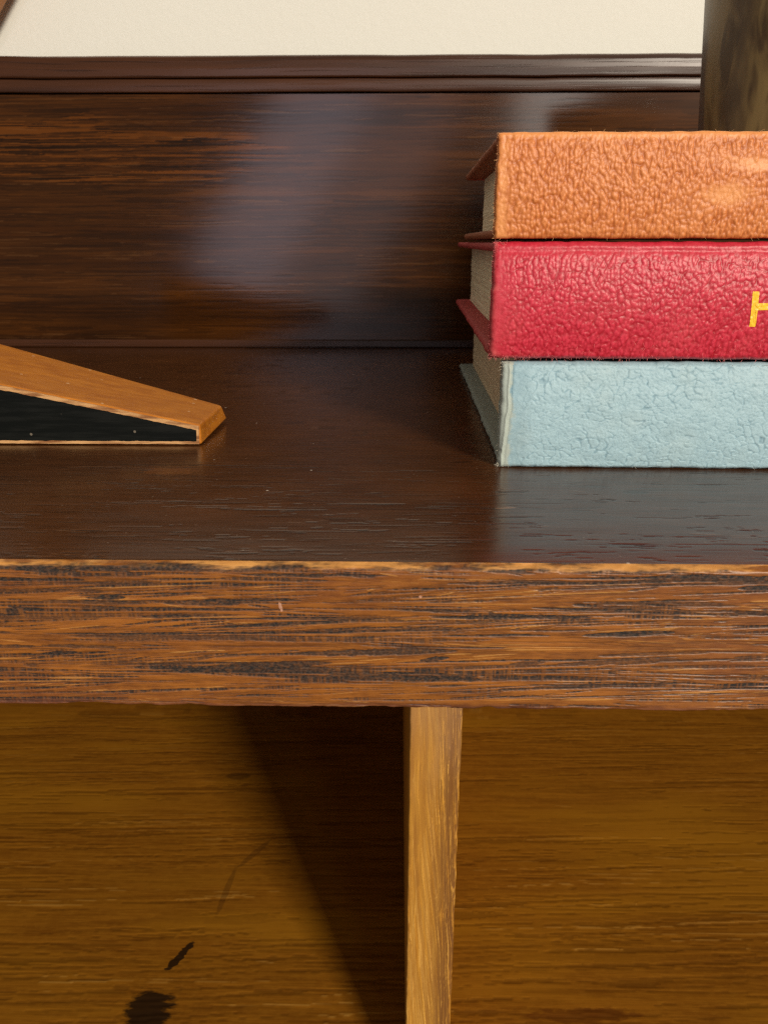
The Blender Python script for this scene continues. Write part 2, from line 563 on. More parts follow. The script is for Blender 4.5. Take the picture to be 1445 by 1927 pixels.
def extrude_x(name, prof, x0, x1, nx, mat, parent, disp=None, mats_by_row=None):
    """a (y,z) profile swept along x with a displacement function; ends capped"""
    n = len(prof)
    xs = np.linspace(x0, x1, nx + 1)
    P = np.array(prof)
    V = np.zeros((nx + 1, n, 3))
    V[:, :, 0] = xs[:, None]
    V[:, :, 1] = P[None, :, 0]
    V[:, :, 2] = P[None, :, 1]
    if disp is not None:
        V = disp(V)
    F = []
    mi = []
    for i in range(nx):
        for j in range(n):
            k = (j + 1) % n
            F.append((i * n + j, i * n + k, (i + 1) * n + k, (i + 1) * n + j))
            mi.append(mats_by_row[j] if mats_by_row else 0)
    F.append(tuple(range(n))[::-1])
    F.append(tuple(nx * n + j for j in range(n)))
    mi += [0, 0]
    me = mesh(name, V.reshape(-1, 3), F)
    o = link(name, me, mat, parent)
    me.polygons.foreach_set('material_index', mi)
    return o


# ------------------------------------------------------------------ wall
v, f = box(-1.6, 1.6, 0.4475, 0.5, -0.8, 1.2)
wall = link('wall', mesh('wall', v, f), M['wall'])
wall['kind'] = 'structure'

# ------------------------------------------------------------------ shelf unit
YF, YB = 0.1276, 0.430
unit = empty('shelf_unit', (0, 0, 0), 'dark stained wooden shelf with a moulded backboard and a divided compartment below', 'shelf')


def streaks(us, vs, n_groups, length, thick, per, seed, tilt, spread, dens_scale, jag=0.28):
    """raster of long pores lying along u, gathered in groups; us, vs are sample positions"""
    g = np.random.default_rng(seed)
    A = np.zeros((len(us), len(vs)), np.float32)
    u0, u1, v0, v1 = us[0], us[-1], vs[0], vs[-1]
    gu = g.uniform(u0 - length, u1 + length, n_groups)
    gv = g.uniform(v0, v1, n_groups)
    keep = vnoise(gu * dens_scale[0], gv * dens_scale[1], seed + 3, 2)
    wig = (vnoise(us * 28, us * 0 + seed, seed, 3) - 0.5)
    for k in range(n_groups):
        if keep[k] < 0.42:
            continue
        m = 1 + g.poisson(per)
        for _ in range(m):
            L = length * g.lognormal(-0.4, 0.7)
            cu = gu[k] + g.normal(0, length * 0.7)
            cv = gv[k] + g.normal(0, spread)
            t = thick * g.lognormal(-0.25, 0.5)
            a = np.searchsorted(us, cu - L / 2)
            b = np.searchsorted(us, cu + L / 2)
            if b - a < 2:
                continue
            uu = us[a:b]
            q = (uu - cu) / (L / 2)
            env = np.sqrt(np.clip(1 - q * q, 0, 1))
            kn = max(4, int(L / g.uniform(0.0004, 0.0022)))
            nz = np.interp(uu, np.sort(g.uniform(uu[0], uu[-1], kn)), g.uniform(0, 1, kn))
            hw = t * 0.5 * env * (1 - jag + 2 * jag * nz)
            c = cv + tilt * (uu - cu) + wig[a:b] * 0.0016 + math.sin(cv * 900) * 0.0003 * q
            lo = np.searchsorted(vs, c.min() - hw.max() - 1e-4)
            hi = np.searchsorted(vs, c.max() + hw.max() + 1e-4)
            if hi <= lo:
                continue
            d = np.abs(vs[None, lo:hi] - c[:, None])
            px = 0.00006
            val = np.clip((hw[:, None] - d) / px + 0.5, 0, 1) * g.uniform(0.6, 1.0) * np.clip(hw / (thick * 0.12), 0, 1)[:, None]
            A[a:b, lo:hi] = np.maximum(A[a:b, lo:hi], val)
    return A


def grid_object(name, P, mat, parent, attrs):
    """P: (nu, nv, 3) array of points; attrs: name -> (nu, nv)"""
    nu, nv = P.shape[:2]
    idx = np.arange(nu * nv, dtype=np.int32).reshape(nu, nv)
    F = np.stack([idx[:-1, :-1], idx[1:, :-1], idx[1:, 1:], idx[:-1, 1:]], -1).reshape(-1, 4)
    me = bpy.data.meshes.new(name)
    me.vertices.add(nu * nv)
    me.vertices.foreach_set('co', P.astype(np.float32).ravel())
    me.loops.add(len(F) * 4)
    me.loops.foreach_set('vertex_index', F.ravel())
    me.polygons.add(len(F))
    me.polygons.foreach_set('loop_start', np.arange(len(F), dtype=np.int32) * 4)
    me.update(calc_edges=True)
    for nm, arr in attrs.items():
        a = me.attributes.new(nm, 'FLOAT', 'POINT')
        a.data.foreach_set('value', np.ascontiguousarray(arr, dtype=np.float32).ravel())
    return me


def steps(a, b, dense0, dense1, fine, coarse):
    """sample positions, fine inside [dense0, dense1], coarse outside"""
    out = []
    if a < dense0:
        out.append(np.arange(a, dense0, coarse))
    out.append(np.arange(dense0, dense1, fine))
    if b > dense1:
        out.append(np.arange(dense1, b, coarse))
    return np.append(np.concatenate(out), b)


def make_shelf_board():
    # one skin: the front face with its two arrises, and the top face behind it
    xs = steps(-0.42, 0.42, -0.095, 0.095, 0.00019, 0.004)
    zf = np.linspace(-0.0297, -0.0009, 262)
    prof_ = [(YF + 0.0030, -0.0302), (YF + 0.0016, -0.0302), (YF + 0.0007, -0.0301), (YF + 0.0002, -0.02995)] + [(YF, z) for z in zf] + \
            [(YF + 0.0001, -0.0006), (YF + 0.0004, -0.0003), (YF + 0.0009, -0.0001), (YF + 0.0016, 0.0)]
    yy = np.array([p[0] for p in prof_])
    zz = np.array([p[1] for p in prof_])
    X, Z = np.meshgrid(xs, zz, indexing='ij')
    Yg = np.broadcast_to(yy, X.shape).copy()
    big = streaks(xs, zz, 300, 0.026, 0.00070, 2.0, 11, 0.016, 0.0006, (20, 200))
    mid = streaks(xs, zz, 1250, 0.017, 0.00034, 2.3, 12, 0.016, 0.0007, (24, 260))
    fin = streaks(xs, zz, 3200, 0.0090, 0.00016, 2.0, 13, 0.016, 0.0006, (30, 200), 0.3)
    br = vnoise(X * 1600, Z * 2600, 91, 2)
    rip = vnoise(X * 3400, Z * 500, 92, 1)
    pore = np.maximum(big * (0.75 + 0.35 * sstep(0.25, 0.6, br)), mid * (0.5 + 0.55 * sstep(0.25, 0.6, rip)))
    pore = np.clip(pore, 0, 1)
    dark = np.clip(fin * 0.95, 0, 1)
    lite = streaks(xs, zz, 700, 0.010, 0.00018, 0.8, 14, 0.016, 0.0006, (50, 200), 0.3)
    lite = lite * (1 - pore)
    n1 = vnoise(X * 260 + 5, Z * 900 + 3, 3, 3) - 0.5
    n2 = vnoise(X * 60, Z * 300, 9, 3) - 0.5
    top = sstep(-0.002, 0.0, Z)
    bot = sstep(-0.0288, -0.0300, Z)
    Y2 = Yg + pore * 0.00016 + dark * 0.00005 - lite * 0.00004 + n2 * 0.00022 + top * (n1 * 0.0011 + 0.0002) + bot * (np.maximum(n1, 0) * 0.0014)
    Z2 = Z - top * np.abs(n1) * 0.0007 + bot * np.maximum(vnoise(X * 170, Z * 0 + 2, 5, 3) - 0.55, 0) * 0.0020
    Y2[:, -1] = YF + 0.0016
    Z2[:, -1] = 0.0
    out = xs < -0.0951
    out |= xs > 0.0951
    me = grid_object('front_edge', np.stack([X, Y2, Z2], -1), None, None, {'pore': pore, 'dark': dark, 'lite': lite})
    bd = link('shelf_board', *core_mesh(), unit)
    link('front_edge', me, M['front'], bd, smooth=True)
    # varnished top face
    xs = steps(-0.42, 0.42, -0.100, 0.100, 0.00036, 0.004)
    ys = np.concatenate([np.arange(YF + 0.0016, 0.225, 0.00034), np.linspace(0.2255, YB, 60)])
    X, Yg = np.meshgrid(xs, ys, indexing='ij')
    p = streaks(xs, ys, 3600, 0.008, 0.00034, 1.6, 31, 0.004, 0.0010, (20, 60), 0.4)
    d = streaks(xs, ys, 2600, 0.013, 0.00050, 1.2, 32, 0.004, 0.0012, (20, 60), 0.3)
    l = streaks(xs, ys, 900, 0.007, 0.00034, 1.0, 33, 0.004, 0.0010, (20, 60), 0.3)
    fade = 1 - 0.55 * sstep(0.15, 0.21, Yg)
    l = l * (1 - p) * fade
    p = p * fade
    Zt = -p * 0.00009 - d * 0.00003 + l * 0.00003 + (vnoise(X * 30, Yg * 140, 41, 2) - 0.5) * 0.00010
    Zt = Zt * np.clip((Yg - YF - 0.0016) / 0.0006, 0, 1)
    me = grid_object('top_face', np.stack([X, Yg, Zt], -1), None, None, {'pore': p, 'dark': d, 'lite': l})
    link('top_face', me, M['top'], bd, smooth=True)


def core_mesh():
    v, f = box(-0.4198, 0.4198, YF + 0.0018, YB, -0.0302, -0.0008)
    return mesh('shelf_board', v, f), M['front']


make_shelf_board()


# backboard with its top rail and bead
def back_prof():
    p = [(0.445, -0.0302), (0.445, 0.1419)]
    return p


bb = extrude_x('back_panel', [(0.4445, -0.030), (0.4445, 0.1248), (YB + 0.0012, 0.1248), (YB + 0.0009, 0.1238), (YB + 0.0009, 0.0), (YB + 0.0012, -0.030)],
               -0.42, 0.42, 4, M['rail'], unit)


def panel_face():
    xs = steps(-0.42, 0.42, -0.215, 0.165, 0.00080, 0.008)
    zs = np.linspace(0.0, 0.1247, 400)
    X, Z = np.meshgrid(xs, zs, indexing='ij')
    p = streaks(xs, zs, 1500, 0.045, 0.00065, 1.6, 71, 0.004, 0.0022, (8, 60), 0.25)
    d = streaks(xs, zs, 1000, 0.080, 0.00180, 1.2, 72, 0.004, 0.0022, (8, 60), 0.25)
    l = streaks(xs, zs, 500, 0.030, 0.00050, 0.8, 73, 0.004, 0.0022, (8, 60), 0.25)
    d = d * (0.5 + 0.5 * vnoise(X * 150, Z * 1200, 74, 2))
    l = l * (1 - p)
    Yg = YB + p * 0.000008 - l * 0.000004
    me = grid_object('panel_face', np.stack([X, Yg, Z], -1), None, None, {'pore': p, 'dark': d, 'lite': l})
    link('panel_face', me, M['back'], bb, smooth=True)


panel_face()
add_box('base_strip', M['rail'], unit, -0.42, 0.42, YB - 0.0016, YB - 0.0001, 0.0002, 0.0043, 0.0006)


def wob(V):
    x = V[:, :, 0]
    z = V[:, :, 2]
    V[:, :, 2] += (vnoise(x * 30, z * 0 + 1, 2, 3) - 0.5) * 0.0006
    V[:, :, 1] += (vnoise(x * 25, z * 300, 4, 2) - 0.5) * 0.00022
    return V


bead = []
for i in range(9):
    a = R(-80 + 160 * i / 8)
    bead.append((YB + 0.0004 - 0.0009 * math.cos(a) ** 0.5 if abs(math.cos(a)) > 0 else 0, 0.12855 + 0.0029 * math.sin(a)))
bead = [(0.4445, 0.1250)] + bead + [(0.4445, 0.1315)]
extrude_x('bead', bead, -0.42, 0.42, 300, M['rail'], unit, wob)
rail = [(0.4445, 0.1317), (YB + 0.0010, 0.1319), (YB + 0.0001, 0.1322), (YB - 0.0003, 0.1328), (YB - 0.0004, 0.1360), (YB - 0.0001, 0.1395),
        (YB + 0.0004, 0.1412), (YB + 0.0016, 0.1420), (0.4445, 0.1421)]
extrude_x('top_rail', rail, -0.42, 0.42, 300, M['rail'], unit, wob)

# compartment: floor, back, ends and the divider
ZF = -0.150
fl = add_box('compartment_floor', M['floor'], unit, -0.42, 0.42, 0.1320, YB, ZF - 0.012, ZF - 0.0006, 0.0006)


def floor_top():
    xs = steps(-0.42, 0.42, -0.175, 0.175, 0.00046, 0.006)
    ys = np.concatenate([[0.1322], np.arange(0.1330, 0.150, 0.001), np.arange(0.150, 0.30, 0.00048), np.linspace(0.3004, YB, 40)])
    X, Yg = np.meshgrid(xs, ys, indexing='ij')
    p = streaks(xs, ys, 3300, 0.030, 0.00060, 1.0, 51, 0.045, 0.0020, (12, 50), 0.3)
    d = streaks(xs, ys, 2600, 0.045, 0.00120, 0.8, 52, 0.045, 0.0020, (12, 50), 0.3)
    l = streaks(xs, ys, 900, 0.034, 0.00042, 0.6, 53, 0.045, 0.0020, (12, 50), 0.3)
    l = l * (1 - p) * (1 - 0.6 * sstep(0.18, 0.24, Yg))
    d = d * (0.4 + 0.6 * vnoise(X * 400, Yg * 900, 54, 2))
    Zt = ZF - p * 0.00012 + l * 0.00010 + (vnoise(X * 20, Yg * 90, 55, 2) - 0.5) * 0.0003
    me = grid_object('board_face', np.stack([X, Yg, Zt], -1), None, None, {'pore': p, 'dark': d, 'lite': l})
    link('board_face', me, M['floor'], fl, smooth=True)


floor_top()
add_box('compartment_back', M['floor'], unit, -0.42, 0.42, YB + 0.0012, 0.4440, ZF - 0.012, -0.0310, 0.0)
for s in (-1, 1):
    x0, x1 = (0.4202, 0.434) if s > 0 else (-0.434, -0.4202)
    add_box('end_panel', M['divider'], unit, x0, x1, 0.128, 0.445, ZF - 0.03, 0.0, 0.0008)


def make_divider():
    XL, XR = 0.00265, 0.01335
    dv = add_box('divider', M['divider'], unit, XL + 0.0002, XR - 0.0002, 0.1346, YB + 0.001, ZF + 0.0002, -0.0304, 0.0)
    zs = np.linspace(ZF + 0.0001, -0.0304, 520)
    ts = np.concatenate([[0, .0002, .0004], np.linspace(.0007, XR - XL - .0007, 78), [XR - XL - .0004, XR - XL - .0002, XR - XL]])
    Zg, T = np.meshgrid(zs, ts, indexing='ij')
    p = streaks(zs, ts, 420, 0.016, 0.00030, 1.8, 81, -0.07, 0.0009, (20, 160), 0.3)
    d = streaks(zs, ts, 380, 0.030, 0.00042, 1.5, 82, -0.07, 0.0009, (14, 160), 0.25)
    l = streaks(zs, ts, 160, 0.020, 0.00026, 1.0, 83, -0.07, 0.0009, (14, 160), 0.3)
    w_ = 0.35 + 0.65 * sstep(0.0035, 0.0095, T)
    p = p * w_
    d = d * (0.5 + 0.5 * w_)
    l = l * (1 - p)
    wl = (vnoise(Zg * 300 + 3, Zg * 0, 3, 3) - 0.5) * 0.0002 * (T < 0.001)
    wr = (vnoise(Zg * 300 + 30, Zg * 0 + 4, 8, 3) - 0.5) * 0.0002 * (T > XR - XL - 0.001)
    e = np.clip(np.minimum(T, XR - XL - T), 0, 0.0005)
    Yg = 0.1336 + (0.0005 - np.sqrt(np.maximum(0.0005 ** 2 - (0.0005 - e) ** 2, 0))) + p * 0.00010 - l * 0.00003
    X = XL + T + wl + wr
    side = np.stack([np.stack([X[:, 0], np.full(len(zs), 0.1350), zs], -1)], 1)
    side2 = np.stack([np.stack([X[:, -1], np.full(len(zs), 0.1350), zs], -1)], 1)
    P = np.concatenate([side, np.stack([X, Yg, Zg], -1), side2], 1)
    pad = lambda a: np.concatenate([a[:, :1], a, a[:, -1:]], 1)
    me = grid_object('divider_face', P, None, None, {'pore': pad(p), 'dark': pad(d), 'lite': pad(l)})
    link('divider_face', me, M['divider'], dv, smooth=True)


make_divider()


# ------------------------------------------------------------------ books
def spine_height(kind, X, Z, L, T):
    """displacement (metres, outward) and the colour masks of a spine"""
    wx = (vnoise(X * 220, Z * 220, 21, 3) - 0.5)
    wz = (vnoise(X * 220 + 50, Z * 220, 22, 3) - 0.5)
    if kind == 'orange':
        wx = wx * 0.4 + (vnoise(X * 80, Z * 50, 23, 2) - 0.5) * 0.9
        u = (X + wx * 0.0024 + Z * 0.10) / 0.00080
        v = (Z + wz * 0.0010) / 0.00105
        f1, f2 = worley(u, v, 5)
        g1, g2 = worley(u * 0.62 + 9, v * 0.25, 6)
        q = vnoise(X * 900, Z * 520, 70, 3)
        peb = np.clip(1.25 - 1.6 * f1, 0, 1) * 0.55 + sstep(0.0, 0.30, g2 - g1) * 0.40 + 0.25 * (q - 0.4)
        peb = np.clip(peb, 0, 1)
        flat = np.exp(-(((X - 0.052) / 0.007) ** 2 + ((Z - 0.0095) / 0.0028) ** 2))
        flat = np.maximum(flat, 0.9 * np.exp(-(((X - 0.062) / 0.014) ** 2 + ((Z - 0.0155 + (X - 0.062) * 0.08) / 0.0020) ** 2)))
        flat = np.maximum(flat, np.exp(-((X - 0.0015) / 0.0018) ** 2) * 0.7)
        flat = np.maximum(flat, sstep(T - 0.0025, T - 0.0005, Z) * 0.8)
        flat = np.clip(flat + (vnoise(X * 300, Z * 300, 40, 3) - 0.5) * 0.5 * (flat > 0.15), 0, 1)
        h = peb * 0.00036 * (1 - 0.8 * flat)
        h += (vnoise(X * 60, Z * 60, 31, 2) - 0.5) * 0.0004
        peb = peb * (1 - flat) + flat * 0.8
        rub = np.clip(flat + 0.35 * sstep(0.0015, 0, Z), 0, 1)
    elif kind == 'red':
        wx = wx * 0.5 + (vnoise(X * 80, Z * 50, 24, 2) - 0.5) * 0.8
        u = (X + wx * 0.0024 + Z * 0.04) / 0.00084
        v = (Z + wz * 0.0012) / 0.00105
        f1, f2 = worley(u, v, 15)
        g1, g2 = worley(u * 0.55 + 9, v * 0.36, 16)
        q = vnoise(X * 800, Z * 600, 71, 3)
        peb = np.clip(1.25 - 1.6 * f1, 0, 1) * 0.45 + sstep(0.0, 0.22, g2 - g1) * 0.32 + 0.25 * (q - 0.4)
        peb = np.clip(peb, 0, 1)
        bump = sstep(0.75, 0.95, vnoise(X * 1300, Z * 1300, 77, 2))
        fade = sstep(0.001, 0.0055, X) * (1 - 0.85 * sstep(T - 0.0042, T - 0.0022, Z))
        h = (peb * 0.00027 + bump * 0.0001) * (0.25 + 0.75 * fade)
        # pressed joint line just below the top board
        h -= 0.00022 * np.exp(-((Z - (T - 0.0021) + (vnoise(X * 120, Z * 0, 9, 3) - 0.5) * 0.0006) / 0.0006) ** 2) * (0.4 + vnoise(X * 90, Z * 0 + 4, 19, 2))
        h += (vnoise(X * 50, Z * 50, 31, 2) - 0.5) * 0.0004
        peb = peb * fade + (1 - fade) * 0.6
        rub = 0.55 * np.exp(-(X / 0.002) ** 2) + 0.35 * sstep(0.0035, 0, Z)
        rub = rub + 0.25 * sstep(0.55, 0.8, vnoise(X * 90, Z * 300, 66, 3))
    else:
        u = (X + wx * 0.0050) / 0.0026
        v = (Z + wz * 0.0034 + X * 0.10) / 0.0016
        f1, f2 = worley(u, v, 25)
        g1, g2 = worley(u * 2.1 + 9, v * 1.9, 26)
        brk = sstep(0.35, 0.62, vnoise(X * 420, Z * 420, 90, 2))
        e1 = 1 - (1 - sstep(0.0, 0.13, f2 - f1)) * brk
        e2 = 1 - (1 - sstep(0.0, 0.12, g2 - g1)) * (1 - brk) * 0.6
        peb = e1 * e2
        peb = 0.42 + 0.58 * peb
        rad = sstep(0.003, 0.008, X)
        h = (peb * 0.00036 + vnoise(X * 1500, Z * 1800, 61, 3) * 0.00012) * rad
        h += (vnoise(X * 110, Z * 230, 31, 3) - 0.5) * 0.0005
        # fold and raised cord at the head of the spine
        line = 0.0012 + (vnoise(Z * 260, Z * 0 + 2, 50, 3) - 0.5) * 0.0012 + (Z - 0.012) * 0.05
        cord = np.exp(-((X - line) / 0.00032) ** 2)
        h += cord * 0.00040 - 0.00018 * np.exp(-((X - line - 0.0007) / 0.00035) ** 2)
        peb = np.clip(peb * rad + (1 - rad) * 0.7 - 0.8 * np.exp(-((X - line - 0.0007) / 0.00025) ** 2), 0, 1)
        rub = np.clip(1.15 * (1 - sstep(0.0012, 0.0038, X + (vnoise(X * 500, Z * 500, 8, 3) - .5) * .002)) + 0.40 * (1 - Z / T) * 0.6 + 0.25 * sstep(0.0012, 0, Z), 0, 1)
    return h, peb, rub


def profile_y(kind, Z, T):
    t = Z / T
    if kind == 'red':
        return -0.0018 * (1 - (2 * t - 1) ** 2)
    if kind == 'blue':
        return -0.0013 * (1 - (2 * t - 1) ** 2) - 0.0004 * (1 - t)
    return -0.0009 * (1 - (2 * t - 1) ** 2)


def corner(kind, X, Z, T, L):
    r = {'orange': 0.0007, 'red': 0.0013, 'blue': 0.0012}[kind]
    y = np.zeros_like(X)
    for d in (X, Z, T - Z, L - X):
        d = np.clip(d, 0, r)
        y = y + (r - np.sqrt(np.maximum(r * r - (r - d) ** 2, 0)))
    return np.minimum(y, r * 1.3)


def make_spine(kind, parent, L, T, mat):
    st = 0.000195
    nx, nz = int(L / st), int(T / st)
    # denser rows at the rounded rims
    xs = np.concatenate([[0, .00005, .00012], np.linspace(0.00022, L, nx)])
    zs = np.concatenate([[0, .00005, .00012], np.linspace(0.00022, T - 0.00022, nz), [T - .00012, T - .00005, T]])
    nx, nz = len(xs), len(zs)
    X, Z = np.meshgrid(xs, zs, indexing='ij')
    h, peb, rub = spine_height(kind, X, Z, L, T)
    rim = np.clip(np.minimum(np.minimum(X, Z), T - Z) / 0.0008, 0, 1)
    Y = profile_y(kind, Z, T) + corner(kind, X, Z, T, L) - h * (0.3 + 0.7 * rim)
    # ragged outline
    wob_z = (vnoise(X * 350, Z * 0 + 3, 12, 3) - 0.5) * 0.00035
    wz = np.where(Z > T / 2, sstep(T - 0.002, T, Z), sstep(0.002, 0, Z))
    low = 0.0
    if kind == 'red':
        low = sstep(0.003, 0, Z) * sstep(0.004, 0, X) * 0.0002
    Zp = Z + wob_z * wz + low
    wob_x = (vnoise(Z * 450, X * 0 + 1, 13, 3) - 0.5) * 0.0005 * sstep(0.002, 0, X)
    Xp = X + wob_x
    V = np.stack([Xp, Y, Zp], -1).reshape(-1, 3)
    idx = np.arange(nx * nz).reshape(nx, nz)
    F = np.stack([idx[:-1, :-1], idx[1:, :-1], idx[1:, 1:], idx[:-1, 1:]], -1).reshape(-1, 4)
    # border ring pushed back to give the spine its thickness
    ring = np.concatenate([idx[:, 0], idx[-1, 1:], idx[-2::-1, -1], idx[0, -2:0:-1]])
    back = V[ring].copy()
    back[:, 1] = 0.0034
    inn = back.copy()
    cx, cz = L / 2, T / 2
    inn[:, 0] += np.sign(cx - inn[:, 0]) * 0.0009 * (np.abs(inn[:, 0] - cx) > cx - 0.0012)
    inn[:, 2] += np.sign(cz - inn[:, 2]) * 0.0007 * (np.abs(inn[:, 2] - cz) > cz - 0.0012)
    n0, nr = len(V), len(ring)
    V = np.concatenate([V, back, inn])
    k = np.arange(nr)
    k2 = (k + 1) % nr
    F2 = np.stack([ring[k], n0 + k, n0 + k2, ring[k2]], -1)
    F3 = np.stack([n0 + k, n0 + nr + k, n0 + nr + k2, n0 + k2], -1)
    F = np.concatenate([F, F2, F3])
    me = bpy.data.meshes.new('spine')
    me.vertices.add(len(V))
    me.vertices.foreach_set('co', V.ravel())
    me.loops.add(len(F) * 4)
    me.loops.foreach_set('vertex_index', F.ravel().astype(np.int32))
    me.polygons.add(len(F))
    me.polygons.foreach_set('loop_start', np.arange(len(F), dtype=np.int32) * 4)
    me.update(calc_edges=True)
    for nm, arr in (('peb', peb), ('rub', rub)):
        a = me.attributes.new(nm, 'FLOAT', 'POINT')
        a.data.foreach_set('value', np.concatenate([arr.ravel(), np.full(2 * nr, 0.5)]).astype(np.float32))
    o = link('spine', me, mat, parent, smooth=True)
    return o


def board(name, parent, mat, x0, x1, y0, y1, z0, z1, seed, curl=0.0):
    """thin cover board with a slightly frayed, uneven rim"""
    nx, ny = 40, 70
    xs = np.concatenate([[0, 0.00025, 0.0006, 0.0012, 0.003], np.linspace(0.006, x1 - x0, nx)])
    ys = np.concatenate([np.linspace(0, (y1 - y0) - 0.003, ny), [y1 - y0 - 0.0012, y1 - y0 - 0.0006, y1 - y0 - 0.00025, y1 - y0]])
    nx, ny = len(xs), len(ys)
    X, Yy = np.meshgrid(xs, ys, indexing='ij')
    t = (z1 - z0) / 2
    d = np.minimum(np.minimum(X, (y1 - y0) - Yy), 0.0009)
    th = t * np.sqrt(np.clip(1 - (1 - d / 0.0009) ** 2, 0.03, 1))
    fr = sstep(0.0012, 0, X)
    Xw = X + fr * (vnoise(Yy * 500, X * 0, seed, 3) - 0.5) * 0.0009
    # rounded corner at the fore edge
    cr = 0.0022
    ex = np.clip(cr - X, 0, cr)
    ey = np.clip(cr - ((y1 - y0) - Yy), 0, cr)
    Yw = Yy - (cr - np.sqrt(np.maximum(cr * cr - ex * ex, 0))) * sstep(0.0, 1.0, ey / cr)
    zc = (z0 + z1) / 2 + curl * sstep(0.02, 0, X) * sstep((y1 - y0) * 0.5, (y1 - y0), Yy)
    top = np.stack([x0 + Xw, y0 + Yw, zc + th], -1).reshape(-1, 3)
    bot = np.stack([x0 + Xw, y0 + Yw, zc - th], -1).reshape(-1, 3)
    V = np.concatenate([top, bot])
    idx = np.arange(nx * ny).reshape(nx, ny)
    F = [tuple(q) for q in np.stack([idx[:-1, :-1], idx[1:, :-1], idx[1:, 1:], idx[:-1, 1:]], -1).reshape(-1, 4).tolist()]
    N = nx * ny
    F += [tuple(N + i for i in q[::-1]) for q in F]
    ring = np.concatenate([idx[:, 0], idx[-1, 1:], idx[-2::-1, -1], idx[0, -2:0:-1]]).tolist()
    for a, b in zip(ring, ring[1:] + ring[:1]):
        F.append((a, N + a, N + b, b))
    return link(name, mesh(name, V, F), mat, parent, smooth=True)


def page_block(parent, x0, x1, y0, y1, z0, z1, mat, wave, seed):
    """page block, its head edge slightly uneven from sheet to sheet"""
    nz, ny = 90, 30
    zs = np.linspace(z0, z1, nz)
    ys = np.linspace(y0, y1, ny)
    Zg, Yg = np.meshgrid(zs, ys, indexing='ij')
    n = (vnoise(Zg * 700, Yg * 8, seed, 2) - 0.5) * 0.00045 + (vnoise(Zg * 2600, Yg * 14, seed + 5, 2) - 0.5) * 0.00025
    Xg = x0 + n
    tz = (Zg - z0) / (z1 - z0)
    Yg = Yg - sstep(0.7, 1, (Yg - y0) / (y1 - y0)) * (wave * np.sin(tz * math.pi * 2.2) * 0.5 + wave * (vnoise(Zg * 500, Zg * 0, seed, 2)) + (vnoise(Zg * 2500, Zg * 0, seed, 2) - .5) * .0012)
    V = np.stack([Xg, Yg, Zg], -1).reshape(-1, 3)
    Vr = V.copy()
    Vr[:, 0] = x1
    idx = np.arange(nz * ny).reshape(nz, ny)
    F = np.stack([idx[:-1, :-1], idx[1:, :-1], idx[1:, 1:], idx[:-1, 1:]], -1).reshape(-1, 4).tolist()
    N = nz * ny
    F += [[N + i for i in q[::-1]] for q in F]
    ring = np.concatenate([idx[:, 0], idx[-1, 1:], idx[-2::-1, -1], idx[0, -2:0:-1]]).tolist()
    for a, b in zip(ring, ring[1:] + ring[:1]):
        F.append([a, N + a, N + b, b])
    return link('page_block', mesh('page_block', np.concatenate([V, Vr]), F), mat, parent)


def fibres(parent, mat, roots, seed, lmin, lmax, rad=0.000035):
    """loose threads as thin three-sided tubes; roots: list of (point, direction)"""
    r = random.Random(seed)
    V, F = [], []
    for p, d in roots:
        L = r.uniform(lmin, lmax)
        p = Vector(p)
        d = (Vector(d) + Vector((r.uniform(-.8, .8), r.uniform(-.6, .3), r.uniform(-.6, .6)))).normalized()
        curl = Vector((r.uniform(-1, 1), r.uniform(-.6, .6), r.uniform(-1, 1))) * 0.55
        pts = [p]
        n = 5
        for i in range(n):
            d = (d + curl * 0.35).normalized()
            p = p + d * (L / n)
            pts.append(p)
        b = len(V)
        for i, q in enumerate(pts):
            rr = rad * (1 - 0.6 * i / n)
            for a in range(3):
                an = a * 2.094
                V.append((q.x + rr * math.cos(an), q.y + rr * 0.7 * math.sin(an * 1.3), q.z + rr * math.sin(an)))
        for i in range(n):
            for a in range(3):
                c = (a + 1) % 3
                F.append((b + 3 * i + a, b + 3 * i + c, b + 3 * i + 3 + c, b + 3 * i + 3 + a))
    o = link('frayed_fibres', mesh('frayed_fibres', V, F), mat, parent)
    o['kind'] = 'stuff'
    return o


L = 0.118
BT = 0.0021


def make_book(kind, loc, rz, T, depth, label, top_off, bot_off, mat, mat_in, pmat, wave, over=0.0062):
    t = empty('book', loc, label, 'book', rz, 'books stacked on the shelf')
    make_spine(kind, t, L, T, mat)
    board('cover_board', t, mat_in, bot_off, L, 0.0012, depth, 0.0, BT, 3)
    tb = board('cover_board', t, mat_in, top_off, L, 0.0012, depth, T - BT - 0.0002, T - 0.0002, 8)
    page_block(t, over, L - over, 0.0036, depth - 0.006, BT + 0.0001, T - BT - 0.0003, pmat, wave, len(kind))
    return t


r_ = random.Random(4)
TB = 0.0270
blue = make_book('blue', (0.0256, 0.1922, 0.0001), R(-0.6), TB, 0.166,
                 'pale blue book with a creased spine, lowest in the stack, resting on the shelf', 0.0075, 0.0006,
                 M['blue'], M['blue_in'], M['pages_brown'], 0.0005)
roots = [((r_.uniform(-0.0003, 0.003), 0.0003, r_.choice([r_.uniform(0, .0012), r_.uniform(TB - .002, TB), r_.uniform(0, TB)])), (-1, -0.6, 0)) for _ in range(120)]
roots += [((r_.uniform(0, L), -0.0002, r_.choice([0.0006, TB - 0.0006])), (0, -1, 0)) for _ in range(120)]
fibres(blue, M['fib_blue'], roots, 1, 0.0003, 0.0010)

